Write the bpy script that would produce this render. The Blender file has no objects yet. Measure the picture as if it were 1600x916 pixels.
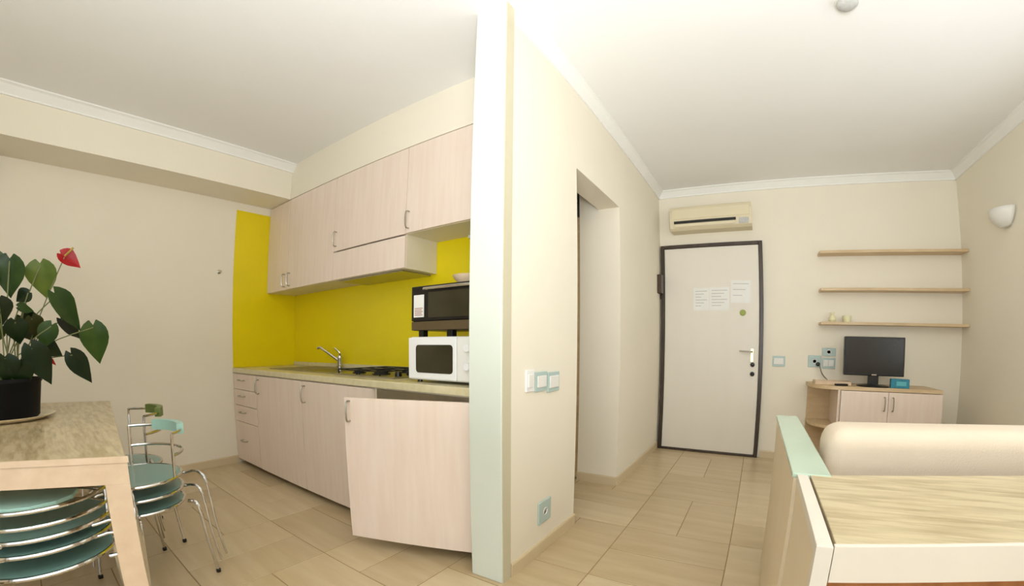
import bpy, bmesh, math, random
from mathutils import Vector, Matrix

# ------------------------------------------------------------------ camera, light, exposure
S = bpy.context.scene
C = S.collection
yaw, pitch, roll = 0.5418, -0.0574, 0.006
fw = Vector((-math.sin(yaw)*math.cos(pitch), math.cos(yaw)*math.cos(pitch), math.sin(pitch)))
rt = Vector((math.cos(yaw), math.sin(yaw), 0)); up = rt.cross(fw)
rt, up = (rt*math.cos(roll)+up*math.sin(roll)), (up*math.cos(roll)-rt*math.sin(roll))
cam_data = bpy.data.cameras.new('camera'); cam = bpy.data.objects.new('camera', cam_data); C.objects.link(cam)
cam.matrix_world = Matrix(((rt.x, up.x, -fw.x, .95), (rt.y, up.y, -fw.y, -4.3575), (rt.z, up.z, -fw.z, 1.0706), (0, 0, 0, 1)))
cam_data.type = 'PANO'; cam_data.panorama_type = 'FISHEYE_LENS_POLYNOMIAL'
cam_data.sensor_width = 36; cam_data.fisheye_fov = math.pi
cam_data.fisheye_polynomial_k0 = 0
cam_data.fisheye_polynomial_k1 = -1.2266/18
cam_data.fisheye_polynomial_k2 = 0
cam_data.fisheye_polynomial_k3 = 0.1559/18**3
cam_data.fisheye_polynomial_k4 = 0
cam_data.shift_x = -16.3/1600; cam_data.shift_y = 117.7/916
cam_data.clip_start = .02
S.camera = cam

W = bpy.data.worlds.new('sky'); S.world = W; W.use_nodes = True
bg = W.node_tree.nodes['Background']; bg.inputs[0].default_value = (.80, .90, 1, 1); bg.inputs[1].default_value = 0.8

def area(name, loc, sx, sy, rot, power, col):
    l = bpy.data.lights.new(name, 'AREA'); l.shape = 'RECTANGLE'; l.size = sx; l.size_y = sy; l.energy = power; l.color = col
    o = bpy.data.objects.new(name, l); o.location = loc; o.rotation_euler = rot; C.objects.link(o); return o
# daylight entering through the glazed opening behind the camera
area('window_daylight', (1.0, -5.74, 1.25), 2.5, 2.2, (math.radians(90), 0, 0), 20, (.93, .97, 1))
# bounced flash: a bare head beside the photographer aimed at the ceiling
fl = area('ceiling_bounce', (1.2, -4.95, 1.1), .9, .9, Vector((-.04, .33, .94)).to_track_quat('-Z', 'Y').to_euler(), 92, (.93, .965, 1)); fl.data.spread = math.radians(165)
area('added_side_light', (2.99, -2.5, 1.55), 1.5, 1.2, (math.radians(90), 0, math.radians(90)), 14, (.95, .975, 1))  # added light from an unseen side, brightens the hall side of the partition
S.view_settings.view_transform = 'Standard'; S.view_settings.look = 'None'
S.view_settings.exposure = 0.0; S.view_settings.gamma = 1; S.view_settings.use_curve_mapping = False

# ------------------------------------------------------------------ dimensions
XL, XR, YR, H = -2.986, 2.848, -5.60, 2.70
WX0, WX1 = -.3, 2.3   # glazed opening behind the camera
YK, YF, YU = -2.216, -2.866, -2.527
YC, XC = -2.948, -.164
YO1, YO2, ZO = -2.18, -1.386, 2.11

# ------------------------------------------------------------------ materials
def rgb(h):
    h = h.lstrip('#'); v = [int(h[i:i+2], 16)/255 for i in (0, 2, 4)]
    return tuple(x/12.92 if x <= .04045 else ((x+.055)/1.055)**2.4 for x in v)+(1,)
def mat(name, col, rough=.5, metal=0., spec=.5, noise=0., nscale=6., stretch=(1, 1, 1), bump=0., bscale=40., col2=None, trans=0., coat=0., emit=0., sharp=None):
    m = bpy.data.materials.new(name); m.use_nodes = True; nt = m.node_tree; b = nt.nodes['Principled BSDF']
    c = rgb(col) if isinstance(col, str) else col
    b.inputs['Base Color'].default_value = c; b.inputs['Roughness'].default_value = rough; b.inputs['Metallic'].default_value = metal
    b.inputs['Specular IOR Level'].default_value = spec; b.inputs['Transmission Weight'].default_value = trans; b.inputs['Coat Weight'].default_value = coat
    tc = nt.nodes.new('ShaderNodeTexCoord'); mp = nt.nodes.new('ShaderNodeMapping'); nt.links.new(tc.outputs['Object'], mp.inputs[0]); mp.inputs['Scale'].default_value = stretch
    if noise or col2:
        n = nt.nodes.new('ShaderNodeTexNoise'); n.inputs['Scale'].default_value = nscale; n.inputs['Detail'].default_value = 6; nt.links.new(mp.outputs[0], n.inputs[0])
        r = nt.nodes.new('ShaderNodeValToRGB'); nt.links.new(n.outputs[0], r.inputs[0])
        c2 = rgb(col2) if col2 else tuple(x*(1-noise) for x in c[:3])+(1,)
        lo, hi = sharp or (.3, .7)
        r.color_ramp.elements[0].position = lo; r.color_ramp.elements[1].position = hi
        r.color_ramp.elements[0].color = c2; r.color_ramp.elements[1].color = c
        nt.links.new(r.outputs[0], b.inputs['Base Color'])
    if bump:
        n = nt.nodes.new('ShaderNodeTexNoise'); n.inputs['Scale'].default_value = bscale; n.inputs['Detail'].default_value = 3; nt.links.new(mp.outputs[0], n.inputs[0])
        bp = nt.nodes.new('ShaderNodeBump'); bp.inputs['Strength'].default_value = bump; bp.inputs['Distance'].default_value = .01
        nt.links.new(n.outputs[0], bp.inputs['Height']); nt.links.new(bp.outputs[0], b.inputs['Normal'])
    return m
M = dict(
    wall=mat('wall_paint', '#F3EBD8', .75, noise=.03, nscale=2, bump=.05, bscale=60),
    ceil=mat('ceiling_paint', '#F5F4F1', .85, noise=.02, nscale=1.5, bump=.03, bscale=50),
    cornice=mat('cornice_plaster', '#F6F5EF', .7, noise=.02, nscale=5),
    yellow=mat('yellow_paint', '#EFD900', .35, noise=.05, nscale=3, bump=.03, bscale=15),
    lilac=mat('laminate_pale_ash', '#F0DFD0', .38, col2='#EAD6C5', nscale=3.5, stretch=(9, 9, .8), bump=.02, bscale=30),
    carc=mat('carcass_laminate', '#E6DCC4', .5, noise=.03),
    counter=mat('worktop_laminate', '#E2D7B0', .3, col2='#D6CA9F', nscale=25, coat=.3),
    steel=mat('brushed_steel', '#B9B5A8', .28, 1, noise=.12, nscale=20, stretch=(1, 14, 1)),
    chrome=mat('chrome', '#D8D6D2', .12, 1, noise=.04, nscale=8),
    iron=mat('cast_iron', '#1B1A17', .6, noise=.3, nscale=30),
    black=mat('black_plastic', '#141210', .3, noise=.2, nscale=12),
    brown=mat('dark_brown_lacquer', '#2E2218', .35, col2='#4A3A2C', nscale=5, stretch=(3, 3, .6)),
    white=mat('white_enamel', '#F2F1EE', .3, noise=.02, nscale=5),
    whitepl=mat('white_plastic', '#ECEAE2', .45, noise=.03, nscale=9),
    bluepl=mat('pale_blue_grey_plastic', '#B8CCC6', .4, noise=.05, nscale=9),
    glass=mat('dark_glass', '#3A3524', .12, noise=.25, nscale=4, spec=.6),
    screen=mat('tv_screen', '#24211B', .22, noise=.15, nscale=3),
    door=mat('door_laminate', '#E9E2D4', .45, noise=.025, nscale=2, stretch=(4, 4, .7)),
    green=mat('pale_green_lacquer', '#DDE3D6', .4, noise=.03, nscale=3),
    greentop=mat('green_lacquered_top', '#BCD3BE', .25, noise=.05, nscale=4, coat=.4),
    grain=mat('travertine_grain_top', '#CDBB95', .33, col2='#AE9970', nscale=7, stretch=(1.2, 9, 2), coat=.2, sharp=(.35, .62)),
    grainl=mat('limed_oak_grain_top', '#CDBD98', .33, col2='#AE9C78', nscale=5, stretch=(1.4, 12, 2), coat=.2, sharp=(.32, .6)),
    pale=mat('pale_ash_frame', '#DDC4A6', .42, col2='#D2B797', nscale=6, stretch=(3, 3, 3)),
    palew=mat('cream_white_frame', '#E0D8CA', .4, noise=.04, nscale=6),
    panel=mat('beige_side_panel', '#E3D2B4', .5, noise=.05, nscale=3),
    orange=mat('orange_brown_wood', '#B97A44', .45, col2='#A0622F', nscale=4, stretch=(8, 1, 1)),
    wood=mat('brown_wood', '#8A6238', .5, col2='#6F4B28', nscale=4, stretch=(6, 6, .8)),
    shelf=mat('shelf_ash', '#DCC39B', .45, col2='#CDB188', nscale=5, stretch=(1, 8, 4)),
    fabric=mat('cream_upholstery', '#DFCFB8', .9, noise=.05, nscale=4, bump=.15, bscale=180),
    pot=mat('black_pot', '#08070A', .6, spec=.2, noise=.3, nscale=8),
    saucer=mat('cream_saucer', '#E3D3B0', .35, noise=.04),
    soil=mat('soil', '#1D140C', .95, noise=.5, nscale=30, bump=.5),
    leaf_m=mat('leaf_green', '#4A6822', .32, col2='#2E4C1E', nscale=9, spec=.6),
    leaf_l=mat('leaf_young_green', '#86973A', .35, col2='#66802B', nscale=9),
    leaf_d=mat('leaf_dark_green', '#223A16', .28, col2='#182C0D', nscale=9, spec=.6),
    leaf_g=mat('leaf_bright_green', '#55722A', .3, col2='#3B5A1C', nscale=9),
    leaf_b=mat('leaf_olive', '#4D4A1C', .4, col2='#353C14', nscale=9),
    stem=mat('stem_green', '#7A8050', .5, noise=.2),
    red=mat('red_spathe', '#D5121B', .25, col2='#B90A14', nscale=12, coat=.5),
    spadix=mat('spadix_yellow', '#A88A3A', .6, bump=.4, bscale=300),
    aqua=mat('aqua_seat_plastic', '#7FA59C', .3, noise=.08, nscale=6, spec=.5, coat=.2),
    aqual=mat('aqua_pad_plastic', '#A5CDC0', .3, noise=.05, nscale=6),
    olive=mat('olive_green_pad', '#6A7A3C', .45, noise=.1, nscale=8),
    teal=mat('teal_card', '#2C8CA0', .5, col2='#1F6F88', nscale=30),
    paper=mat('paper', '#EFEEE8', .6, noise=.04, nscale=12),
    print_=mat('grey_print', '#C9C9C4', .7, noise=.2, nscale=60),
    tag=mat('green_tag', '#9BA94E', .5, noise=.1),
    grout=mat('grout', '#9C8461', .9, noise=.15, nscale=20, bump=.2),
    brass=mat('brass', '#E8D79A', .25, .9, noise=.1),
    acbody=mat('cream_air_conditioner_plastic', '#E3D7B6', .45, noise=.03),
    ivory=mat('ivory_ceramic', '#EFE9BE', .4, noise=.05),
    peach=mat('peach_ceramic', '#F0D5B0', .35, noise=.04),
)
def tile_mat(k, base, dark):
    m = mat('travertine_tile_%d' % k, base, .34, col2=dark, nscale=2.6, stretch=(.7, 5.5, 1), coat=.15)
    return m
TILE = [tile_mat(0, '#D0BC97', '#C2AA82'), tile_mat(1, '#CAB591', '#BAA27A'), tile_mat(2, '#D4C19D', '#C6B089'), tile_mat(3, '#CCB792', '#BBA37B')]

# ------------------------------------------------------------------ helpers
def obj(name, bm, m, parent=None, smooth=False):
    me = bpy.data.meshes.new(name); bmesh.ops.recalc_face_normals(bm, faces=bm.faces); bm.to_mesh(me); bm.free()
    for mm in (m if isinstance(m, (list, tuple)) else [m]): me.materials.append(mm)
    if smooth:
        me.polygons.foreach_set('use_smooth', [True]*len(me.polygons))
        try: me.set_sharp_from_angle(angle=math.radians(40))
        except Exception: pass
    o = bpy.data.objects.new(name, me); C.objects.link(o)
    if parent: o.parent = parent; 
    return o
def tag(o, label, cat, group=None):
    o['label'] = label; o['category'] = cat
    if group: o['group'] = group
    return o
def empty(name, loc, rz, label, cat, group=None):
    o = bpy.data.objects.new(name, None); o.empty_display_size = .05; C.objects.link(o); o.location = loc; o.rotation_euler = (0, 0, rz)
    return tag(o, label, cat, group)
def struct(o): o['kind'] = 'structure'; return o
def box(bm, x0, x1, y0, y1, z0, z1, bev=0., seg=2, mi=0):
    vs = [bm.verts.new(p) for p in ((x0, y0, z0), (x1, y0, z0), (x1, y1, z0), (x0, y1, z0), (x0, y0, z1), (x1, y0, z1), (x1, y1, z1), (x0, y1, z1))]
    fs = [bm.faces.new([vs[i] for i in q]) for q in ((0, 3, 2, 1), (4, 5, 6, 7), (0, 1, 5, 4), (1, 2, 6, 5), (2, 3, 7, 6), (3, 0, 4, 7))]
    for f in fs: f.material_index = mi
    if bev: bmesh.ops.bevel(bm, geom=list({e for f in fs for e in f.edges}), offset=bev, segments=seg, affect='EDGES', profile=.5)
    return bm
def B(*a, **k): return box(bmesh.new(), *a, **k)
def prism(bm, pts, z0, z1, bev=0.):
    lo = [bm.verts.new((x, y, z0)) for x, y in pts]; hi = [bm.verts.new((x, y, z1)) for x, y in pts]; n = len(pts)
    fs = [bm.faces.new(lo[::-1]), bm.faces.new(hi)]+[bm.faces.new((lo[i], lo[(i+1) % n], hi[(i+1) % n], hi[i])) for i in range(n)]
    if bev: bmesh.ops.bevel(bm, geom=list({e for f in fs[:2] for e in f.edges}), offset=bev, segments=2, affect='EDGES', profile=.5)
    return bm
def tube(bm, path, r, n=8, closed=False):
    P = [Vector(p) for p in path]; L = len(P); rings = []
    rr = r if isinstance(r, (list, tuple)) else [r]*L
    prev = None
    for i, p in enumerate(P):
        a = P[(i-1) % L] if (closed or i) else P[i]; b = P[(i+1) % L] if (closed or i < L-1) else P[i]
        t = (b-a).normalized()
        if prev is None:
            u = t.orthogonal().normalized()
        else:
            u = (prev - t*prev.dot(t)); u = u.normalized() if u.length > 1e-6 else t.orthogonal().normalized()
        prev = u; v = t.cross(u)
        rings.append([bm.verts.new(p+(u*math.cos(2*math.pi*k/n)+v*math.sin(2*math.pi*k/n))*rr[i]) for k in range(n)])
    for i in range(L if closed else L-1):
        A, D = rings[i], rings[(i+1) % L]
        for k in range(n): bm.faces.new((A[k], A[(k+1) % n], D[(k+1) % n], D[k]))
    if not closed: bm.faces.new(rings[0][::-1]); bm.faces.new(rings[-1])
    return bm
def T(path, r, n=8, closed=False): return tube(bmesh.new(), path, r, n, closed)
def smoothpath(pts, k=5):
    P = [Vector(p) for p in pts]; out = []
    for i in range(len(P)-1):
        a, b, c, d = P[max(i-1, 0)], P[i], P[i+1], P[min(i+2, len(P)-1)]
        for j in range(k):
            t = j/k; out.append(.5*((2*b)+(c-a)*t+(2*a-5*b+4*c-d)*t*t+(3*b-a-3*c+d)*t**3))
    return out+[P[-1]]
def lathe(bm, prof, n=32, c=(0, 0, 0), axis='z'):
    rings = []
    for r, z in prof:
        ring = []
        for k in range(n):
            a = 2*math.pi*k/n; x, y = r*math.cos(a), r*math.sin(a)
            p = (x, y, z) if axis == 'z' else ((x, z, y) if axis == 'y' else (z, x, y))
            ring.append(bm.verts.new((p[0]+c[0], p[1]+c[1], p[2]+c[2])))
        rings.append(ring)
    for A, D in zip(rings, rings[1:]):
        for k in range(n): bm.faces.new((A[k], A[(k+1) % n], D[(k+1) % n], D[k]))
    bm.faces.new(rings[0][::-1]); bm.faces.new(rings[-1]); return bm
def LA(*a, **k): return lathe(bmesh.new(), *a, **k)
def copy_tree(o, parent=None):
    c = o.copy(); C.objects.link(c); c.parent = parent
    for ch in list(o.children): copy_tree(ch, c)
    return c
def bow_handle(x, y, z0, z1, parent, out=-.028, horiz=False):
    if horiz: p = [(x-.05, y, z0), (x-.048, y+out, z0), (x, y+out*1.25, z0), (x+.048, y+out, z0), (x+.05, y, z0)]
    else: p = [(x, y, z0), (x, y+out, z0+.004), (x, y+out*1.25, (z0+z1)/2), (x, y+out, z1-.004), (x, y, z1)]
    return obj('handle', T(smoothpath(p, 4), .0048), M['steel'], parent, True)

# ------------------------------------------------------------------ structure: floor and its tiles
floor = struct(obj('floor', B(XL-.1, XR+.1, YR, .1, -.12, -.002), M['grout']))
rnd = random.Random(4)
tile_cache = {}
def tile(x0, x1, y0, y1, horiz):
    x0, x1, y0, y1 = max(x0, XL+.004), min(x1, XR-.004), max(y0, YR+.2), min(y1, -.004)
    if x1-x0 < .03 or y1-y0 < .03: return
    w, d = round(x1-x0, 3), round(y1-y0, 3); mi = rnd.randrange(4); key = (w, d, mi)
    if key not in tile_cache:
        g = .0022; bm = B(-w/2+g, w/2-g, -d/2+g, d/2-g, -.006, 0, bev=.0016, seg=1)
        me = bpy.data.meshes.new('tile'); bmesh.ops.recalc_face_normals(bm, faces=bm.faces); bm.to_mesh(me); bm.free(); me.materials.append(TILE[mi]); tile_cache[key] = me
    o = bpy.data.objects.new('tile', tile_cache[key]); C.objects.link(o); o.parent = floor
    o.location = ((x0+x1)/2, (y0+y1)/2, rnd.uniform(-.0004, .0004))
for i in range(-6, 6):
    for j in range(-6, 4):
        x, y = .30+.6*i, -2.07+.6*j
        if (i+j) % 2 == 0: tile(x, x+.3, y, y+.6, 0); tile(x+.3, x+.6, y, y+.6, 0)
        else: tile(x, x+.6, y, y+.3, 1); tile(x, x+.6, y+.3, y+.6, 1)
# ceiling
struct(obj('ceiling', B(XL-.1, XR+.1, YR-.1, .1, H, H+.1), M['ceil']))
# walls
bm = B(XL-.1, XL, YR, YK+.036, 0, H); struct(obj('wall_left', bm, M['wall']))
bm = bmesh.new(); box(bm, XR, XR+.1, YR, -3.3, 0, H); box(bm, XR, XR+.1, -1.7, .1, 0, H); box(bm, XR, XR+.1, -3.3, -1.7, 0, .9); box(bm, XR, XR+.1, -3.3, -1.7, 2.2, H)
struct(obj('wall_right', bm, M['wall']))
w2 = bpy.data.objects.new('added_side_window', None); C.objects.link(w2); w2['kind'] = 'structure'  # unseen window, put in to let the added side light through
for y in (-3.3, -2.525, -1.75): obj('window_frame', B(XR+.03, XR+.08, y, y+.05, .9, 2.2, bev=.004), M['whitepl'], w2)
for z in (.9, 2.15): obj('window_rail', B(XR+.03, XR+.08, -3.25, -1.75, z, z+.05, bev=.004), M['whitepl'], w2)
struct(obj('wall_back', B(-1.25, XR, 0, .1, 0, H), M['wall']))
struct(obj('wall_kitchen', B(XL-.1, XC, YK, YO1, 0, H), M['wall']))
bm = bmesh.new(); box(bm, XC, 0, YC+.02, YO1, 0, H); box(bm, XC, 0, YO2, 0, 0, H); box(bm, XC, 0, YO1, YO2, ZO, H)
struct(obj('wall_partition', bm, M['wall']))
# passage behind the partition
struct(obj('wall_passage', B(-.325, XC, YO2, YO2+.12, 0, H), M['wall']))
struct(obj('wall_passage_end', B(-1.25, -1.15, YO1, 0, 0, H), M['wall']))
d2 = struct(obj('door_2', B(-1.15, -.325, YO2+.02, YO2+.06, .01, 2.08, bev=.002), M['shelf']))
obj('door_handle', T(smoothpath([(-.42, YO2+.02, 1.02), (-.42, YO2-.03, 1.02), (-.5, YO2-.035, 1.02)], 4), .009), M['chrome'], d2, True)
# rear wall with a wide glazed opening (behind the camera)
bm = bmesh.new(); box(bm, XL, WX0, YR-.1, YR, 0, H); box(bm, WX1, XR, YR-.1, YR, 0, H); box(bm, WX0, WX1, YR-.1, YR, 2.4, H); box(bm, WX0, WX1, YR-.1, YR, 0, .1)
struct(obj('wall_rear', bm, M['wall']))
w1 = bpy.data.objects.new('window_1', None); C.objects.link(w1); w1['kind'] = 'structure'
for x in (WX0, (WX0+WX1)/2-.025, WX1-.05): obj('window_frame', B(x, x+.05, YR-.08, YR-.03, .1, 2.4, bev=.004), M['whitepl'], w1)
obj('window_rail', B(WX0, WX1, YR-.08, YR-.03, .1, .15, bev=.004), M['whitepl'], w1)
obj('window_rail', B(WX0, WX1, YR-.08, YR-.03, 2.35, 2.4, bev=.004), M['whitepl'], w1)
# beam along left wall, bulkhead over the wall units
ZB, PB = 2.376, .405
struct(obj('beam', B(XL, XL+PB, YR, YU-.002, ZB, H), M['wall']))
struct(obj('bulkhead', B(XL, XC, YU+.0, YK, ZB+.002, H), M['wall']))
# painted yellow area: kitchen wall and a strip of the left wall
struct(obj('yellow_wall_panel', B(XL+.006, XC-.001, YK-.006, YK, .871, ZB), M['yellow']))
struct(obj('yellow_wall_strip', B(XL, XL+.006, YF+.004, YK-.001, .871, 2.305), M['yellow']))
# cornices (profiled) and baseboards
def run(name, pts_prof, a, b, m):    # extrude a profile (offset, z) along wall from a to b; n = inward normal
    a, b = Vector(a), Vector(b); t = (b-a).normalized(); n = Vector((-t.y, t.x, 0)); bm = bmesh.new()
    A = [bm.verts.new((a+n*o+Vector((0, 0, z)))[:]) for o, z in pts_prof]; D = [bm.verts.new((b+n*o+Vector((0, 0, z)))[:]) for o, z in pts_prof]; k = len(A)
    bm.faces.new(A); bm.faces.new(D[::-1])
    for i in range(k): bm.faces.new((A[i], A[(i+1) % k], D[(i+1) % k], D[i]))
    return struct(obj(name, bm, m))
CP = [(0, H), (.06, H), (.06, H-.01), (.045, H-.018), (.024, H-.045), (.012, H-.062), (.012, H-.075), (0, H-.075)]
run('trim_1', CP, (XL+PB, YU, 0), (XL+PB, YR, 0), M['cornice'])
run('trim_2', CP, (XR, 0, 0), (0, 0, 0), M['cornice'])
run('trim_3', CP, (XR, YR, 0), (XR, 0, 0), M['cornice'])
run('trim_4', CP, (0, 0, 0), (0, YC+.07, 0), M['cornice'])
BP = [(0, 0), (.012, 0), (.012, .062), (.008, .07), (0, .07)]
base = mat('baseboard_travertine', '#D9C6A2', .4, noise=.06, nscale=4)
run('baseboard_left', BP, (XL, YF, 0), (XL, YR, 0), base)
run('baseboard_right', BP, (XR, YR, 0), (XR, 0, 0), base)
run('baseboard_back', BP, (XR, 0, 0), (1.05, 0, 0), base)
run('baseboard_partition', BP, (0, YO1, 0), (0, YC+.07, 0), base)
run('baseboard_partition_far', BP, (0, 0, 0), (0, YO2, 0), base)
run('baseboard_passage', BP, (0, YO2, 0), (-.325, YO2, 0), base)
# lacquered end board on the partition
struct(obj('column_board', B(XC-.004, .002, YC, YC+.068, 0, H, bev=.004), M['green']))
struct(obj('column_shaded_side', B(.0025, .006, YC+.004, YC+.066, .0, H-.001), mat('shaded_board_side', '#CFC8AC', .5, noise=.03)))  # the board's own side; its shade is put into a darker colour

# entrance door
d1 = bpy.data.objects.new('door_1', None); C.objects.link(d1); d1['kind'] = 'structure'; d1.location = (.013, 0, 0)
obj('door_leaf', B(.039, .975, -.035, 0, .024, 2.067, bev=.003), M['door'], d1)
bm = bmesh.new(); box(bm, 0, .036, -.05, 0, 0, 2.104, bev=.004); obj('door_frame', bm, M['brown'], d1)
obj('door_frame', B(.978, 1.014, -.05, 0, 0, 2.104, bev=.004), M['brown'], d1)
obj('door_frame', B(.036, .978, -.05, 0, 2.070, 2.104, bev=.004), M['brown'], d1)
obj('threshold', B(.036, .978, -.045, 0, 0, .022, bev=.004), M['brown'], d1)
lp = obj('lock_plate', B(.895, .925, -.044, -.035, .93, 1.06, bev=.003), M['brass'], d1)
obj('door_handle', T(smoothpath([(.91, -.04, 1.03), (.91, -.085, 1.03), (.88, -.095, 1.03), (.79, -.09, 1.035)], 4), .009), M['chrome'], d1, True)
for z, m in ((.905, 'black'), (.815, 'iron')):
    obj('lock_cylinder', LA([(.018, -.035), (.022, -.04), (.02, -.05), (.008, -.054)], 20, (.918, 0, z), 'y'), M[m], d1, True)
hb = obj('hinge_block', B(-.006, .0, -.06, -.02, 1.55, 1.7, bev=.002), M['brown'], d1)

# notices on the door
def notice(x0, x1, z0, z1, label, rows, tilt=0):
    e = empty('notice', ((x0+x1)/2, -.0355, (z0+z1)/2), 0, label, 'notice'); w, h = (x1-x0)/2, (z1-z0)/2
    obj('sheet', B(-w, w, -.0016, 0, -h, h), M['paper'], e); e.rotation_euler = (0, tilt, 0)
    if rows:
        bm = bmesh.new()
        for k in range(rows):
            z = h-.03-k*(2*h-.05)/rows; box(bm, -w+.02, w-.02-.03*(k % 3), -.0022, -.0016, z-.006, z)
        obj('printed_lines', bm, M['print_'], e)
    return e
notice(.345, .50, 1.43, 1.655, 'white printed notice at the left of the row on the entrance door', 6)
notice(.505, .70, 1.43, 1.66, 'white printed notice in the middle of the row on the entrance door', 6)
n3 = notice(.715, .905, 1.50, 1.72, 'shiny white plastic sleeve at the right of the door notices', 3, .03)
t = tag(obj('door_tag', LA([(.0, -.0), (.026, -.001), (.03, -.006), (.024, -.012), (0.001, -.013)], 20, (.83, -.036, 1.405), 'y'), M['tag'], None, True), 'small round green tag below the right notice on the entrance door', 'tag')

# air conditioner above the door
ac = empty('air_conditioner', (.15, 0, 2.2), 0, 'cream split air conditioner mounted above the entrance door', 'air conditioner')
bm = bmesh.new(); pr = [(0, .02), (-.15, .02), (-.185, .04), (-.2, .09), (-.2, .2), (-.185, .25), (-.15, .265), (0, .265)]
A = [bm.verts.new((0, y, z)) for y, z in pr]; D = [bm.verts.new((.79, y, z)) for y, z in pr]; bm.faces.new(A); bm.faces.new(D[::-1])
for i in range(8): bm.faces.new((A[i], A[(i+1) % 8], D[(i+1) % 8], D[i]))
obj('casing', bm, M['acbody'], ac)
obj('air_slot', B(.04, .64, -.2065, -.196, .080, .106), M['black'], ac)
obj('flap', B(.045, .63, -.208, -.2, .045, .074, bev=.003), M['acbody'], ac)
obj('front_grille', B(.02, .77, -.206, -.2, .125, .225, bev=.003), M['acbody'], ac)
obj('display', B(.67, .76, -.204, -.199, .045, .1, bev=.003), M['print_'], ac)
# small box by the door on partition wall
kb = tag(obj('key_box', B(.0, .045, -.17, -.07, 1.60, 1.79, bev=.004), M['brown']), 'small dark wall box mounted beside the top of the entrance door', 'box')

# switches and sockets
def plate(x, y, z, w, h, axis, mplate, kind, label, rockers=1, group=None):
    e = empty('wall_switch' if kind == 's' else 'wall_socket', (x, y, z), 0 if axis == 'y' else -math.pi/2*-1, label, 'switch' if kind == 's' else 'socket', group)
    obj('plate', B(-w/2, w/2, -.009, 0, -h/2, h/2, bev=.003), mplate, e)
    for k in range(rockers):
        if kind == 's': obj('rocker', B(-w/2+.012+k*(w-.024)/rockers+.002, -w/2+.012+(k+1)*(w-.024)/rockers-.002, -.014, -.008, -h/2+.02, h/2-.02, bev=.003), M['whitepl'], e)
        else: obj('socket_face', LA([(.004, -.008), (.019, -.008), (.021, -.012), (.017, -.0125), (.015, -.009), (.001, -.009)], 20, (-w/2+.012+(k+.5)*(w-.024)/rockers, 0, 0), 'y'), M['whitepl'], e, True)
    return e
plate(0, -2.72, .905, .075, .10, 'x', M['white'], 's', 'white wall switch plate nearest the green end board of the partition')
plate(0, -2.615, .895, .115, .095, 'x', M['bluepl'], 's', 'pale blue-grey switch plate in the middle of the partition row', 1)
plate(0, -2.485, .885, .125, .10, 'x', M['bluepl'], 's', 'pale blue-grey switch plate nearest the doorway opening', 1)
plate(0, -2.56, .225, .13, .12, 'x', M['bluepl'], 'p', 'low pale socket plate near the floor on the partition', 1)
plate(1.18, 0, .945, .12, .10, 'y', M['bluepl'], 's', 'pale blue-grey switch on the back wall right of the entrance door')
plate(1.515, 0, .955, .12, .11, 'y', M['bluepl'], 'p', 'pale socket plate with a dark plug left above the television cabinet')
plate(1.645, 0, 1.045, .125, .075, 'y', M['bluepl'], 'p', 'upper pale blue-green socket plate left of the television', 1)
plate(1.645, 0, .94, .125, .10, 'y', M['bluepl'], 's', 'lower pale blue-green switch plate left of the television', 2)
pg = empty('plug', (1.545, -.012, .93), 0, 'small black plug in the socket left of the television', 'plug')
obj('plug_body', LA([(.004, 0), (.018, -.002), (.019, -.022), (.010, -.032), (.001, -.033)], 16, (0, 0, 0), 'y'), M['black'], pg, True)
obj('cord', T(smoothpath([(0, -.034, 0), (.01, -.045, -.01), (.04, -.04, -.09), (.10, -.03, -.15)], 4), .0035), M['black'], pg, True)

# ------------------------------------------------------------------ kitchen base units
ZT, ZW = .045, .828
def carcass(e, w, d, z0, z1, m, back=True):
    # open box: sides, bottom, top, back as one shell
    bm = bmesh.new(); t = .018
    box(bm, 0, t, 0, d, z0, z1); box(bm, w-t, w, 0, d, z0, z1); box(bm, t, w-t, 0, d, z0, z0+t); box(bm, t, w-t, 0, d, z1-t, z1); box(bm, t, w-t, d-.01, d, z0+t, z1-t)
    return obj('carcass', bm, m, e)
FD = .02   # front thickness
def base_unit(x0, x1, label):
    e = empty('base_cabinet', (x0, YF+FD, 0), 0, label, 'cabinet', 'base units under the worktop'); w = x1-x0
    carcass(e, w, YK-YF-FD-.004, ZT+.01, ZW, M['carc'])
    obj('plinth', B(0, w, .05, .066, 0, ZT+.008), M['brown'], e)
    return e, w
e, w = base_unit(XL+.004, -2.475, 'narrow pale ash base cabinet with four drawers at the left wall')
zs = [.822, .685, .545, .40, ZT]
for k in range(4):
    dr = obj('drawer', B(.028, w-.003, -FD, 0, zs[k+1]+.002, zs[k]-.002, bev=.0015), M['lilac'], e)
    bow_handle(w*.42, -FD, (zs[k]+zs[k+1])/2+.015, 0, dr, horiz=True)
obj('filler_strip', B(0, .026, -FD, 0, ZT, .822, bev=.001), M['lilac'], e)
e, w = base_unit(-2.473, -1.722, 'wide pale ash base cabinet under the sink')
d = obj('door', B(.002, w-.002, -FD, 0, ZT, .822, bev=.0015), M['lilac'], e); bow_handle(.05, -FD, .68, .79, d)
e, w = base_unit(-1.720, -.930, 'wide pale ash base cabinet under the gas hob')
d = obj('door', B(.002, w-.002, -FD, 0, ZT, .822, bev=.0015), M['lilac'], e); bow_handle(.05, -FD, .68, .79, d)
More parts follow.
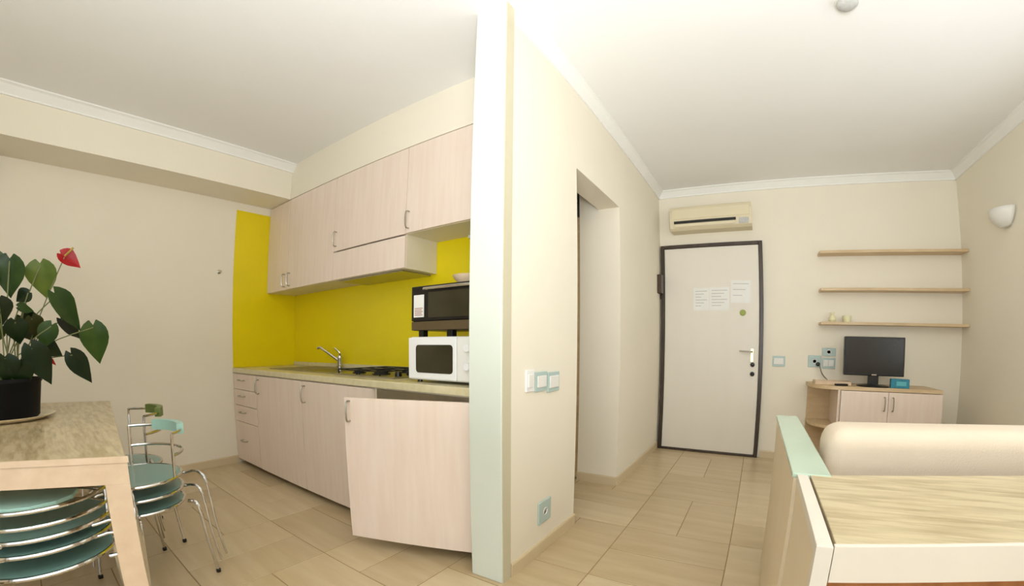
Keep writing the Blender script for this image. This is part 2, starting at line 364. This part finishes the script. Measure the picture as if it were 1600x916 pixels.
# fridge bay with the furniture door swung open
e = empty('fridge_cabinet', (-.928, YF+FD, 0), 0, 'base cabinet by the partition with its tall pale door swung open', 'cabinet'); w = XC-.006+.928
carcass(e, w, YK-YF-FD-.004, ZT+.01, ZW, M['carc'])
obj('control_rail', B(.02, w-.02, -.004, .012, .765, .822, bev=.002), M['steel'], e)
hx = w-.01; ang = math.radians(21)
dd = bpy.data.objects.new('door', None); C.objects.link(dd); dd.parent = e; dd.location = (hx, -.006, 0); dd.rotation_euler = (0, 0, ang)
obj('door_panel', B(-.705, 0, -.024, -.002, .07, .806, bev=.002), M['lilac'], dd)
bow_handle(-.672, -.024, .69, .79, dd)
fr = empty('fridge', (-.90, YF+FD+.03, ZT+.03), 0, 'white built-in fridge standing behind the open cabinet door', 'fridge')
obj('fridge_body', B(0, w-.056, 0, .54, 0, .70, bev=.006), M['white'], fr)
obj('fridge_door', B(.002, w-.058, -.024, -.002, .01, .69, bev=.006), M['white'], fr)

# worktop with cutouts hidden under sink and hob
wt = tag(obj('worktop', B(XL+.008, XC-.006, YF-.006, YK-.007, .830, .870, bev=.004), M['counter']), 'long beige worktop running along the yellow kitchen wall', 'worktop')
us = tag(obj('upstand', B(XL+.008, XC-.006, YK-.024, YK-.007, .870, .905, bev=.003), M['counter']), 'low beige upstand along the back of the worktop', 'upstand')
# sink
sk = empty('kitchen_sink', (-2.52, -2.72, .8705), 0, 'stainless steel sink with drainer set in the worktop', 'sink')
bm = bmesh.new(); box(bm, 0, .98, 0, .02, 0, .006, .002, 1); box(bm, 0, .98, .44, .46, 0, .006, .002, 1); box(bm, 0, .02, .02, .44, 0, .006, .002, 1); box(bm, .96, .98, .02, .44, 0, .006, .002, 1); box(bm, .50, .53, .02, .44, 0, .005)
obj('rim', bm, M['steel'], sk)
obj('basin', B(.53, .96, .02, .44, 0, .0015), mat('basin_steel', '#6E6750', .3, .8, noise=.2), sk)
bm = bmesh.new(); box(bm, .02, .50, .02, .44, 0, .002)
for k in range(9): box(bm, .05, .48, .05+k*.042, .062+k*.042, .002, .005)
obj('drainer', bm, M['steel'], sk)
obj('drain', LA([(.001, .0015), (.03, .0015), (.034, .004), (.03, .0045), (.001, .0035)], 20, (.745, .23, 0)), M['chrome'], sk, True)
# tap
tp = empty('tap', (-2.09, -2.285, .876), 0, 'chrome mixer tap with a raised slanting spout over the sink', 'tap')
obj('tap_body', LA([(.03, 0), (.03, .012), (.021, .02), (.021, .075), (.024, .085), (.018, .10), (.002, .104)], 20), M['chrome'], tp, True)
obj('spout', T(smoothpath([(0, 0, .045), (-.03, -.02, .075), (-.13, -.085, .155), (-.155, -.10, .17), (-.175, -.11, .163)], 5), .0115), M['chrome'], tp, True)
obj('lever', T(smoothpath([(0, 0, .10), (.004, -.005, .125), (-.035, -.03, .165)], 4), .0075), M['chrome'], tp, True)
# hob
hb = empty('gas_hob', (-1.50, -2.74, .8705), 0, 'stainless steel gas hob with dark pan supports and black knobs', 'hob')
obj('hob_plate', B(0, .62, 0, .47, 0, .008, bev=.003), M['steel'], hb)
for (x, y, r) in ((.13, .12, .035), (.36, .12, .045), (.13, .34, .045), (.36, .34, .03)):
    b = obj('burner', LA([(r*1.3, .008), (r*1.3, .014), (r, .016), (r, .024), (r*.8, .028), (.002, .028)], 20, (x, y, 0)), M['iron'], hb, True)
for x in (.13, .36):
    bm = bmesh.new()
    for dx in (-.105, .105): box(bm, x+dx-.004, x+dx+.004, .02, .45, .03, .037)
    for y in (.02, .12, .23, .34, .442): box(bm, x-.105, x+.105, y, y+.008, .03, .037)
    for dx in (-.105, .097):
        for y in (.02, .442): box(bm, x+dx, x+dx+.008, y, y+.008, .008, .031)
    obj('pan_support', bm, M['iron'], hb)
for k in range(4): obj('knob', LA([(.021, .008), (.021, .022), (.017, .036), (.002, .037)], 16, (.555, .09+k*.095, 0)), M['black'], hb, True)

# white microwave, toaster oven on top, bowl
mw = empty('microwave_oven', (-.702, -2.778, .8705), 0, 'white microwave oven standing on the worktop by the partition', 'microwave')
obj('housing', B(0, .46, 0, .34, .012, .238, bev=.006), M['white'], mw)
dr = obj('door', B(.004, .338, -.022, -.001, .018, .234, bev=.006), M['white'], mw)
bm = bmesh.new(); pts = []
for a, (cx, cz) in zip((180, 270, 0, 90), ((.085, .07), (.295, .07), (.295, .178), (.085, .178))):
    for k in range(5):
        t_ = math.radians(a+k*22.5); pts.append((cx+.018*math.cos(t_)+(.004 if cx > .2 else -.004), cz+.018*math.sin(t_)))
f0 = [bm.verts.new((x, -.024, z)) for x, z in pts]; f1 = [bm.verts.new((x, -.0215, z)) for x, z in pts]; bm.faces.new(f0[::-1]); bm.faces.new(f1)
for i in range(len(pts)): bm.faces.new((f0[i], f0[(i+1) % len(pts)], f1[(i+1) % len(pts)], f1[i]))
obj('window', bm, M['glass'], dr)
obj('control_panel', B(.342, .456, -.022, -.001, .018, .234, bev=.006), M['whitepl'], mw)
for z in (.18, .09): obj('knob', LA([(.02, -.022), (.02, -.034), (.016, -.038), (.002, -.038)], 20, (.412, 0, z), 'y'), M['white'], mw, True)
for x, y in ((.04, .03), (.42, .03), (.04, .31), (.42, .31)): obj('foot', LA([(.014, 0), (.014, .013)], 12, (x, y, 0)), M['black'], mw)
ZM = .8705+.2385
to = empty('toaster_oven', (-.724, -2.742, ZM), 0, 'black toaster oven standing on top of the white microwave', 'oven')
for x, y in ((.052, .03), (.258, .03), (.42, .03), (.052, .26), (.42, .26)): obj('foot', B(x-.018, x+.018, y-.018, y+.018, 0, .036, bev=.002), M['black'], to)
obj('housing', B(0, .46, 0, .30, .034, .275, bev=.006), M['black'], to)
obj('base_strip', B(.002, .458, -.012, -.001, .036, .082, bev=.003), mat('bronze_trim', '#6B5B40', .4, .4, noise=.1), to)
obj('front_panel', B(.002, .458, -.012, -.001, .085, .272, bev=.003), M['black'], to)
obj('window', B(.13, .44, -.016, -.0125, .10, .235, bev=.001), M['glass'], to)
st = obj('sticker', B(.022, .098, -.0145, -.0122, .105, .225), M['paper'], to)
bm = bmesh.new()
for k in range(5): box(bm, .03, .09-.008*(k % 2), -.0152, -.0145, .115+k*.009, .119+k*.009)
obj('sticker_print', bm, mat('red_print', '#A8705E', .7), st)
hh = obj('handle', T(smoothpath([(.12, -.013, .253), (.122, -.035, .253), (.27, -.038, .253), (.418, -.035, .253), (.42, -.013, .253)], 4), .007), M['chrome'], to, True)
bw = empty('bowl', (-.45, -2.60, ZM+.275), 0, 'shallow peach bowl on top of the black toaster oven', 'bowl')
obj('bowl_body', LA([(.035, 0), (.04, .005), (.075, .035), (.085, .055), (.081, .055), (.07, .038), (.035, .01), (.002, .009)], 32), M['peach'], bw, True)

# ------------------------------------------------------------------ wall units
ZUB, ZRB, ZUT = 1.556, 1.779, ZB-.002
def wall_unit(x0, x1, z0, z1, label, skip=False):
    e = empty('wall_cabinet', (x0, YU+FD, z0), 0, label, 'cabinet', 'wall units over the worktop'); w = x1-x0; d = YK-YU-FD-.008
    carcass(e, w, d, 0, z1-z0, M['carc']); return e, w, z1-z0
e, w, h = wall_unit(XL+.008, -2.572, ZUB, ZUT, 'narrow pale ash wall cabinet in the corner under the beam')
d = obj('door', B(.002, w-.0015, -FD, 0, .002, h-.002, bev=.0015), M['lilac'], e); bow_handle(w-.045, -FD, .03, .14, d)
e, w, h = wall_unit(-2.570, -1.842, ZUB, ZUT, 'tall pale ash wall cabinet beside the corner one')
d = obj('door', B(.0015, w-.0015, -FD, 0, .002, h-.002, bev=.0015), M['lilac'], e); bow_handle(.045, -FD, .03, .14, d)
e, w, h = wall_unit(-1.840, -1.032, ZUB, ZUT, 'pale ash wall cabinet with the extractor panel below its door')
d = obj('door', B(.0015, w-.0015, -FD, 0, .222, h-.002, bev=.0015), M['lilac'], e); bow_handle(.035, -FD, .26, .37, d)
obj('extractor_panel', B(.0015, w-.0015, -FD, 0, .002, .212, bev=.0015), M['lilac'], e)
obj('extractor_grille', B(.05, w-.05, .01, .28, -.012, -.001, bev=.003), M['steel'], e)
e, w, h = wall_unit(-1.030, XC-.006, ZRB, ZUT, 'short pale ash wall cabinet above the stacked ovens')
d = obj('door', B(.0015, w-.0015, -FD, 0, .002, h-.002, bev=.0015), M['lilac'], e); bow_handle(.03, -FD, .03, .14, d)
obj('light_rail', B(.30, w-.01, .25, .262, -.022, -.001), M['green'], e)

# ------------------------------------------------------------------ back wall shelves and television corner
for z, lb in ((1.962, 'topmost of the three pale wooden wall shelves'), (1.622, 'middle one of the three pale wooden wall shelves'), (1.317, 'lowest pale wooden wall shelf, just above the television')):
    tag(obj('wall_shelf', B(1.545, XR-.003, -.16, -.002, z-.025, z, bev=.002), M['shelf']), lb, 'shelf', 'shelves on the back wall')
def ornament(x, y, z, h, r, m, lb, name, cat):
    e = empty(name, (x, y, z), 0, lb, cat)
    obj('body', LA([(r*.6, 0), (r, h*.25), (r*.9, h*.5), (r*.35, h*.72), (r*.5, h), (r*.3, h), (.001, h*.8)], 20), m, e, True); return e
ornament(1.66, -.08, 1.3175, .09, .035, M['ivory'], 'small ivory vase at the left on the lowest wall shelf', 'vase', 'vase')
e = empty('candle_cup', (1.79, -.08, 1.3175), 0, 'squat pale yellow cup beside the ivory vase on the lowest shelf', 'cup')
obj('cup_body', LA([(.03, 0), (.04, .03), (.04, .06), (.036, .06), (.034, .02), (.001, .015)], 20), M['ivory'], e, True)

tc = empty('television_cabinet', (1.44, -.45, 0), 0, 'pale pink-beige low cabinet with rounded open end under the television', 'cabinet')
cw = 1.09; ct = .765
def qpts(r, n=10): return [(.23-r*math.sin(math.pi/2*k/n), .45-r*math.cos(math.pi/2*k/n)*1.0) for k in range(n+1)]
def rounded(x1, inset=0.):
    R_ = .225-inset; pts = [(.23-R_*math.sin(math.pi/2*k/12), .26-(.245-inset)*math.cos(math.pi/2*k/12)) for k in range(13)]
    return pts+[(.23-R_, .448), (x1, .448), (x1, pts[0][1])]
obj('cabinet_top', prism(bmesh.new(), rounded(cw), ct-.03, ct, .002), M['shelf'], tc)
for z in (.40, .07): obj('shelf', prism(bmesh.new(), rounded(.228, .012), z, z+.022), M['shelf'], tc)
obj('side_panel', B(.23, .25, .02, .448, 0, ct-.031), M['lilac'], tc)
obj('side_panel', B(cw-.02, cw, .02, .448, 0, ct-.031), M['lilac'], tc)
bm = bmesh.new(); box(bm, .25, cw-.02, .43, .446, .05, ct-.031); box(bm, .25, cw-.02, .02, .43, .05, .068); obj('back_panel', bm, M['lilac'], tc)
obj('back_panel', B(.02, .23, .436, .446, 0, ct-.031), M['shelf'], tc)
xm = .645
for a, b, hx in ((.252, xm-.0015, xm-.035), (xm+.0015, cw-.002, xm+.035)):
    d = obj('door', B(a, b, 0, .018, .05, ct-.034, bev=.0015), M['lilac'], tc); bow_handle(hx, 0, .58, .69, d)
obj('plinth', B(.25, cw-.02, .05, .06, 0, .05), M['lilac'], tc)
# television
tv = empty('television', (1.985, -.30, ct+.0005), 0, 'flat black television on a foot in front of the back wall', 'television')
obj('foot', LA([(.135, 0), (.135, .008), (.11, .014), (.02, .02), (.002, .02)], 32), M['black'], tv, True)
obj('neck', B(-.045, .045, -.012, .02, .012, .13, bev=.006), M['black'], tv)
obj('casing', B(-.256, .256, -.02, .035, .09, .42, bev=.006), M['black'], tv)
obj('screen', B(-.238, .238, -.0225, -.0195, .112, .402), M['screen'], tv)
obj('badge', B(-.02, .02, -.0235, -.02, .094, .104), M['chrome'], tv)
bx = empty('teal_box', (2.19, -.37, ct+.0005), math.radians(-6), 'small teal blue card box on the cabinet right of the television foot', 'box')
obj('box_body', B(-.075, .075, -.03, .03, 0, .075, bev=.002), M['teal'], bx)
obj('box_label', B(-.03, .05, -.0312, -.03, .02, .055), mat('light_teal_print', '#5FB4BC', .5), bx)
rc = empty('remote_control', (1.70, -.385, ct+.0005), math.radians(20), 'black remote control lying on the cabinet left of the television', 'remote control')
obj('remote_body', B(-.055, .055, -.022, .022, 0, .018, bev=.005), M['black'], rc)
ty = empty('tray', (1.60, -.22, ct+.0005), 0, 'low pale wooden tray on the left of the television cabinet', 'tray')
bm = bmesh.new(); box(bm, -.11, .20, -.09, .09, 0, .008); box(bm, -.11, .20, -.09, -.082, .008, .03); box(bm, -.11, .20, .082, .09, .008, .03); box(bm, -.11, -.102, -.082, .082, .008, .03); box(bm, .192, .20, -.082, .082, .008, .03)
obj('tray_body', bm, M['pale'], ty)
lf = empty('leaflet', (1.62, -.21, ct+.009), math.radians(8), 'pale leaflet lying in the wooden tray', 'leaflet')
obj('paper_sheet', B(-.08, .08, -.055, .055, 0, .006), M['paper'], lf)

# right wall lamp
wl = empty('wall_lamp', (XR, -.80, 2.04), 0, 'white uplight wall lamp high on the right wall', 'lamp')
obj('mount', B(-.03, 0, -.05, .05, -.05, .05, bev=.004), M['whitepl'], wl)
bm = bmesh.new(); n = 14; prof = [(.115, .07), (.11, .03), (.085, -.02), (.045, -.055), (.01, -.065)]; rings = []
for r, z in prof: rings.append([bm.verts.new((-.012-r*math.sin(math.pi*k/n), -r*1.1*math.cos(math.pi*k/n), z)) for k in range(n+1)])
for A_, D_ in zip(rings, rings[1:]):
    for k in range(n): bm.faces.new((A_[k], A_[k+1], D_[k+1], D_[k]))
o = obj('shade', bm, M['whitepl'], wl, True); so = o.modifiers.new('s', 'SOLIDIFY'); so.thickness = .004
# smoke detector
sd = empty('smoke_detector', (1.485, -2.37, H), 0, 'round white smoke detector on the ceiling', 'smoke detector')
obj('detector_base', LA([(.055, 0), (.055, -.012)], 32), M['whitepl'], sd, True)
obj('detector_cap', LA([(.048, -.012), (.048, -.03), (.035, -.042), (.002, -.045)], 32), M['print_'], sd, True)
# left wall small fittings
kn = empty('wall_hook', (XL, -2.997, 1.719), 0, 'small round grey wall hook left of the yellow strip', 'hook')
obj('hook_base', LA([(.018, 0), (.018, .004), (.008, .007), (.008, .02), (.014, .026), (.011, .036), (.001, .038)], 16, (0, 0, 0), 'x'), M['steel'], kn, True)
wb = tag(obj('wall_bracket', B(XL, XL+.05, -4.74, -4.645, 2.20, 2.33, bev=.004), M['brown']), 'dark bracket on the left wall just under the beam', 'bracket')

# ------------------------------------------------------------------ left table
def frame2(name, A, u, v, lu, lv, z, label, cat, top_m, frame_m, apron=.085, legw=.08, border=.0, legs=(1, 1, 1, 1)):
    pass
A0 = Vector((-.534, -4.15)); uS = Vector((-.995, .10)).normalized(); vF = Vector((-.49, -.87)).normalized()
LS, LF = 1.64, .86
def tp_(a, b): p = uS*a+vF*b; return (p.x, p.y)
tb = empty('dining_table', (A0.x, A0.y, 0), 0, 'pale ash dining table with a travertine-look top carrying the potted plant', 'table')
obj('tabletop', prism(bmesh.new(), [tp_(.004, .004), tp_(LS-.004, .004), tp_(LS-.004, LF-.004), tp_(.004, LF-.004)], .732, .750, .002), M['grain'], tb)
bm = bmesh.new(); prism(bm, [tp_(0, 0), tp_(.03, 0), tp_(.03, LF), tp_(0, LF)], .665, .7312); obj('apron', bm, M['pale'], tb)
obj('apron', prism(bmesh.new(), [tp_(LS-.03, 0), tp_(LS, 0), tp_(LS, LF), tp_(LS-.03, LF)], .665, .7312), M['pale'], tb)
obj('apron', prism(bmesh.new(), [tp_(.03, 0), tp_(LS-.03, 0), tp_(LS-.03, .03), tp_(.03, .03)], .665, .7312), M['pale'], tb)
obj('apron', prism(bmesh.new(), [tp_(.03, LF-.03), tp_(LS-.03, LF-.03), tp_(LS-.03, LF), tp_(.03, LF)], .665, .7312), M['pale'], tb)
obj('edge_band', prism(bmesh.new(), [tp_(-.004, -.004), tp_(.004, -.004), tp_(.004, LF+.004), tp_(-.004, LF+.004)], .7315, .750), M['pale'], tb)
for a, b in ((0, 0), (LS-.05, 0), (0, LF-.075), (LS-.05, LF-.075)):
    obj('leg', prism(bmesh.new(), [tp_(a, b), tp_(a+.05, b), tp_(a+.05, b+.075), tp_(a, b+.075)], 0, .6648, .002), M['pale'], tb)

# plant
sa = empty('saucer', (-1.68, -4.48, .7505), 0, 'round cream saucer under the black plant pot', 'saucer')
obj('saucer_body', LA([(.13, 0), (.14, .002), (.182, .018), (.185, .022), (.178, .022), (.135, .008), (.001, .008)], 40), M['saucer'], sa, True)
pl = empty('potted_anthurium', (-1.68, -4.48, .7595), 0, 'potted plant with glossy heart-shaped leaves and one red flower', 'plant')
bm = LA([(.108, 0), (.118, .01), (.132, .16), (.137, .165), (.137, .18), (.126, .18), (.122, .15), (.001, .148)], 40)
obj('pot', bm, M['pot'], pl, True)
obj('soil', LA([(.120, .149), (.118, .155), (.06, .162), (.001, .165)], 24), M['soil'], pl, True)
org = Vector((-1.68, -4.48, .7595)); camv = Vector((.95, -4.357, 1.07))
def leaf_mesh(Ln, Wd, cup=.18, droop=.25):
    bm = bmesh.new(); n = 12; rows = []
    # outline half-width as function of t (heart shaped): lobes behind the petiole at t<0
    prof = [(-.20, .30), (-.12, .62), (0, .88), (.12, 1.0), (.28, 1.0), (.45, .86), (.62, .62), (.78, .36), (.90, .16), (1.0, .01)]
    for t_, w_ in prof:
        hw = Wd*.5*w_; row = []
        inner = Wd*.5*(.22 if t_ <= -.15 else .10 if t_ < -.05 else 0)
        for s in (-1, -.66, -.33, 0, .33, .66, 1):
            x = s*hw
            if inner and abs(s) < .5: x = (inner*(-1 if s < 0 else 1) if s else 0)
            y = t_*Ln + (.14*Ln if (s == 0 and t_ <= -.15) else .05*Ln if (s == 0 and t_ < -.05) else 0)
            z = cup*abs(x) - droop*Ln*max(t_, 0)**2 + .02*Ln*math.sin(9*t_)*abs(s)
            row.append(bm.verts.new((x, y, z)))
        rows.append(row)
    for A_, D_ in zip(rows, rows[1:]):
        for k in range(6): bm.faces.new((A_[k], A_[k+1], D_[k+1], D_[k]))
    return bm
LEAVES = [((-1.651, -4.468, 1.464), (-1.681, -4.466, 1.295), 0.115, 'm'), ((-1.686, -4.346, 1.459), (-1.718, -4.318, 1.304), 0.116, 'l'),
((-1.639, -4.277, 1.317), (-1.675, -4.157, 1.151), 0.110, 'm'), ((-1.711, -4.249, 1.207), (-1.745, -4.153, 1.114), 0.085, 'd'),
((-1.657, -4.112, 1.169), (-1.689, -4.084, 0.981), 0.115, 'g'), ((-1.693, -4.208, 1.036), (-1.727, -4.115, 0.887), 0.085, 'd'),
((-1.602, -4.442, 1.19), (-1.633, -4.425, 1.086), 0.085, 'd'), ((-1.625, -4.377, 1.207), (-1.656, -4.353, 1.115), 0.075, 'b'),
((-1.588, -4.3, 1.171), (-1.616, -4.349, 1.062), 0.08, 'm'), ((-1.637, -4.327, 1.085), (-1.671, -4.246, 1.034), 0.07, 'd'),
((-1.565, -4.379, 1.071), (-1.598, -4.301, 0.899), 0.10, 'd'), ((-1.654, -4.393, 1.325), (-1.682, -4.444, 1.284), 0.06, 'd'),
((-1.612, -4.427, 1.256), (-1.645, -4.364, 1.243), 0.045, 'm'), ((-1.579, -4.502, 1.279), (-1.61, -4.488, 1.171), 0.085, 'd'),
((-1.54, -4.482, 1.032), (-1.57, -4.479, 0.921), 0.10, 'd'), ((-1.552, -4.431, 1.003), (-1.584, -4.4, 0.901), 0.09, 'd'),
((-1.676, -4.575, 1.424), (-1.706, -4.565, 1.231), 0.12, 'm'), ((-1.625, -4.593, 1.198), (-1.652, -4.644, 1.063), 0.11, 'd'),
((-1.726, -4.558, 1.505), (-1.757, -4.545, 1.38), 0.11, 'm'), ((-1.80, -4.42, 1.22), (-1.88, -4.36, 1.10), 0.11, 'd'), ((-1.83, -4.55, 1.18), (-1.95, -4.58, 1.06), 0.11, 'm'), ((-1.78, -4.62, 1.30), (-1.86, -4.70, 1.16), 0.11, 'g')]
rl = random.Random(2)
def place_leaf(b, t_, w, mk, name='leaf', cup=.18, droop=.22):
    b, t_ = Vector(b), Vector(t_); Y = (t_-b); Ln = Y.length; Y.normalize(); view = (camv-b).normalized()
    Z = view-Y*view.dot(Y); Z.normalize(); Z = (Z+Vector((0, 0, .55))).normalized(); Z = (Z-Y*Z.dot(Y)).normalized()
    Z = (Matrix.Rotation(rl.uniform(-.35, .35), 3, Y) @ Z); X = Y.cross(Z)
    bm = leaf_mesh(Ln*.98, w*1.18, cup, droop)
    Mx = Matrix(((X.x, Y.x, Z.x, (b-org).x), (X.y, Y.y, Z.y, (b-org).y), (X.z, Y.z, Z.z, (b-org).z), (0, 0, 0, 1)))
    bm.transform(Matrix(Mx)); bmesh.ops.solidify(bm, geom=bm.faces[:], thickness=.0012)
    return obj(name, bm, M[mk], pl, True)
for i, (b, t_, w, k) in enumerate(LEAVES):
    place_leaf(b, t_, w, 'leaf_'+k, droop=.1)
    bb = Vector(b)-org; a = i*2.4; s = Vector((.04*math.cos(a), .04*math.sin(a), .155))
    mid = (s*.45+bb*.55)+Vector((0, 0, .03)); mid.x = mid.x*.8; mid.y *= .8
    obj('leaf_stalk', T(smoothpath([s, mid, bb], 4), .0028, 6), M['stem'], pl, True)
sp = place_leaf((-1.69, -4.256, 1.520), (-1.695, -4.168, 1.463), .075, 'red', 'red_flower', .35, .05); sp['label'] = 'single red waxy flower'
fb = Vector((-1.68, -4.245, 1.508))-org
obj('flower_spike', T(smoothpath([fb+Vector((.008, 0, .004)), fb+Vector((.02, .02, .025)), fb+Vector((.022, .035, .045))], 4), .005, 8), M['spadix'], pl, True)
obj('flower_stalk', T(smoothpath([(.0, .03, .155), (.0, .12, .42), fb], 5), .0026, 6), M['stem'], pl, True)
bd = place_leaf((-1.63, -4.31, 1.02), (-1.64, -4.28, .99), .018, 'red', 'flower_bud', .4, .1)

# ------------------------------------------------------------------ stacking chairs
def rr_seat(R_=.205, dep=.21, n=16):   # outline: round front (+y), straight sides to the back (-y)
    pts = [(R_*math.cos(math.pi*k/n), dep*math.sin(math.pi*k/n)) for k in range(n+1)]
    return pts+[(-R_*math.cos(math.pi*k/n), -.19*math.sin(math.pi*k/n)) for k in range(1, n)]
def make_chair(label, group, z, back):
    e = empty('stacking_chair', (0, 0, 0), 0, label, 'chair', group)
    out = rr_seat()
    bm = bmesh.new(); prism(bm, [(x*.975, y*.975) for x, y in out], z-.008, z+.004); obj('seat', bm, M['aqua'], e)
    obj('seat_rim', T([(x, y, z) for x, y in out], .0075, 8, True), M['chrome'], e, True)
    return e
def legs(e, z, zb, R_=.205, spread=1.0):
    for sx, sy in ((1, .6), (-1, .6), (1, -.8), (-1, -.8)):
        x, y = sx*R_*.98, sy*.2
        obj('leg', T(smoothpath([(x*.8, y*.9, z-.012), (x*1.03, y*1.02, z-.03), (x*1.08, y*1.12, z*.5), (x*1.13*spread, y*1.25*spread, .012)], 4), .008, 8), M['chrome'], e, True)
        obj('glide', LA([(.011, 0), (.012, .014), (.008, .02)], 10, (x*1.13*spread, y*1.25*spread, 0)), M['black'], e)
# stack A: under the table, round seat fronts toward the camera
def stack(cx, cy, rz, zs, labels, group, hoops=(), pad=None, full=False, pad_m=None):
    for i, (z, lb) in enumerate(zip(zs, labels)):
        e = make_chair(lb, group, z, False); e.location = (cx, cy, 0); e.rotation_euler = (0, 0, rz)
        k = i
        if i == 0: legs(e, z, 0)
        else:
            # nested legs: short visible tubes that rest over the chair below
            for sx, sy in ((1, .6), (-1, .6), (1, -.8), (-1, -.8)):
                x, y = sx*(.201+.016*i), sy*(.2+.020*i)
                obj('leg', T(smoothpath([(sx*(.150 if sy > 0 else .125), y*(.9 if sy > 0 else .80), z-.006), (x*.98, y*1.02, z-.013), (x*1.08, y*1.12, z*.5), (x*1.12, y*1.24, .03+.03*i)], 4), .006, 8), M['chrome'], e, True)
        if hoops and i == len(zs)-1:
            for hz in hoops:
                rng = range(0, 33) if full else range(18, 31)
                arc = [(.207*math.cos(math.pi*q/16), .207*math.sin(math.pi*q/16), hz) for q in rng]
                obj('arm_rail', T(arc[:-1], .007, 8, True) if full else T(arc, .007, 8), M['chrome'], e, True)
            for sx in (-1, 1):
                obj('arm_upright', T(smoothpath([(sx*.188, -.074, z), (sx*.19, -.078, hoops[-1]-.03), (sx*.191, -.079, hoops[-1])], 4), .0065, 8), M['chrome'], e, True)
            if pad == 'arc':
                bm = bmesh.new(); n = 10
                for q in range(n):
                    a0, a1 = math.radians(235+70*q/n), math.radians(235+70*(q+1)/n)
                    bm_pts = [(math.cos(t)*r_, math.sin(t)*r_) for t, r_ in ((a0, .190), (a0, .222), (a1, .222), (a1, .190))]
                    prism(bm, bm_pts, hoops[-1]-.022, hoops[-1]+.026)
                bmesh.ops.remove_doubles(bm, verts=bm.verts, dist=1e-5)
                obj('back_pad', bm, pad_m, e)
            elif pad:
                q_ = Matrix.Rotation(-rz, 2)
                pts = [tuple(q_ @ Vector((px_-cx, py_-cy))) for px_, py_ in pad]
                obj('back_pad', prism(bmesh.new(), pts, hoops[-1]-.004, hoops[-1]+.010, .003), pad_m, e)
PADA = [(-.964, -4.55), (-.956, -4.506), (-.884, -4.395), (-.807, -4.279), (-.745, -4.30), (-.705, -4.35), (-.69, -4.42), (-.71, -4.48), (-.76, -4.54)]
stack(-.875, -4.39, math.radians(92), [.39, .46, .506], ['aqua chair under the near table end, %s of three stacked' % k for k in ('lowest', 'middle one', 'topmost')], 'chairs stacked under the near end of the table', hoops=(.552, .60), pad=PADA, full=True, pad_m=M['aqual'])
stack(-1.25, -4.015, math.radians(198), [.38, .44, .50], ['aqua chair on the far side of the table, %s of three stacked' % k for k in ('lowest', 'middle one', 'topmost')], 'chairs stacked beside the far side of the table', hoops=(.60, .695), pad='arc', pad_m=M['aqual'])
stack(-1.78, -3.985, math.radians(182), [.44], ['single chrome chair with an olive green back pad at the far table corner'], 'chairs stacked beside the far side of the table', hoops=(.62, .715), pad='arc', pad_m=M['olive'])

# ------------------------------------------------------------------ low partition, desk and sofa on the right
u2 = Vector((math.cos(math.radians(14)), math.sin(math.radians(14)))); 
def dp(x, y):   # desk plan: left edge straight along the partition, front and back slightly slanting
    return (x, y+(x-1.09)*math.tan(math.radians(14)))
lw = empty('low_partition', (1.070, -3.62, 0), 0, 'low beige partition topped with pale green lacquer beside the sofa', 'partition')
obj('panel', prism(bmesh.new(), [(0, .42), (.092, .42), (.092, 1.42), (0, 1.42)], 0, .7395), M['panel'], lw)
obj('green_top', B(-.004, .096, .42, 1.424, .7395, .752, bev=.003), M['greentop'], lw)
dk = empty('console_desk', (0, 0, 0), 0, 'pale console desk with limed grain top behind the sofa', 'desk')
F, Bk = -3.63, -3.20
obj('side_panel', prism(bmesh.new(), [(1.080, F+.024), (1.106, F+.024), (1.106, Bk-.002), (1.080, Bk-.002)], 0, .727), M['panel'], dk)
obj('edge_strip', prism(bmesh.new(), [(1.078, F+.0235), (1.106, F+.0235), (1.106, Bk-.002), (1.078, Bk-.002)], .7275, .750, .0015), M['palew'], dk)
obj('front_post', prism(bmesh.new(), [(1.078, F), (1.106, F), (1.106, F+.023), (1.078, F+.023)], 0, .750, .0015), M['palew'], dk)
obj('desktop', prism(bmesh.new(), [dp(1.112, F+.012), dp(2.75, F+.012), dp(2.75, Bk), dp(1.112, Bk)], .728, .750, .002), M['grainl'], dk)
obj('front_rail', prism(bmesh.new(), [dp(1.1085, F), dp(2.75, F), dp(2.75, F+.011), dp(1.1085, F+.011)], .682, .7505, .0015), M['palew'], dk)
obj('modesty_panel', prism(bmesh.new(), [dp(1.110, F+.10), dp(2.74, F+.10), dp(2.74, F+.12), dp(1.110, F+.12)], .05, .7275), M['orange'], dk)
obj('side_panel', prism(bmesh.new(), [dp(2.751, F), dp(2.779, F), dp(2.779, Bk), dp(2.751, Bk)], 0, .750, .002), M['palew'], dk)

sf = empty('sofa', (1.185, -2.98, 0), 0, 'cream upholstered sofa with a long rounded back behind the desk', 'sofa')
def soft(name, x0, x1, y0, y1, z0, z1, r, m):
    bm = B(x0, x1, y0, y1, z0, z1, bev=r, seg=5)
    for v in bm.verts: v.co.y += v.co.x*math.tan(math.radians(12))
    return obj(name, bm, m, sf, True)
soft('back_cushion', 0, 1.52, .0, .22, .42, .832, .06, M['fabric'])
soft('seat_cushion', .02, 1.50, .245, .86, .24, .43, .05, M['fabric'])
soft('sofa_base', .0, 1.52, .02, .86, .06, .235, .02, M['fabric'])
for x, y in ((.05, .08), (1.47, .08), (.05, .80), (1.47, .80)): obj('foot', LA([(.02, 0), (.025, .062)], 12, (x, y, 0)), M['brown'], sf)
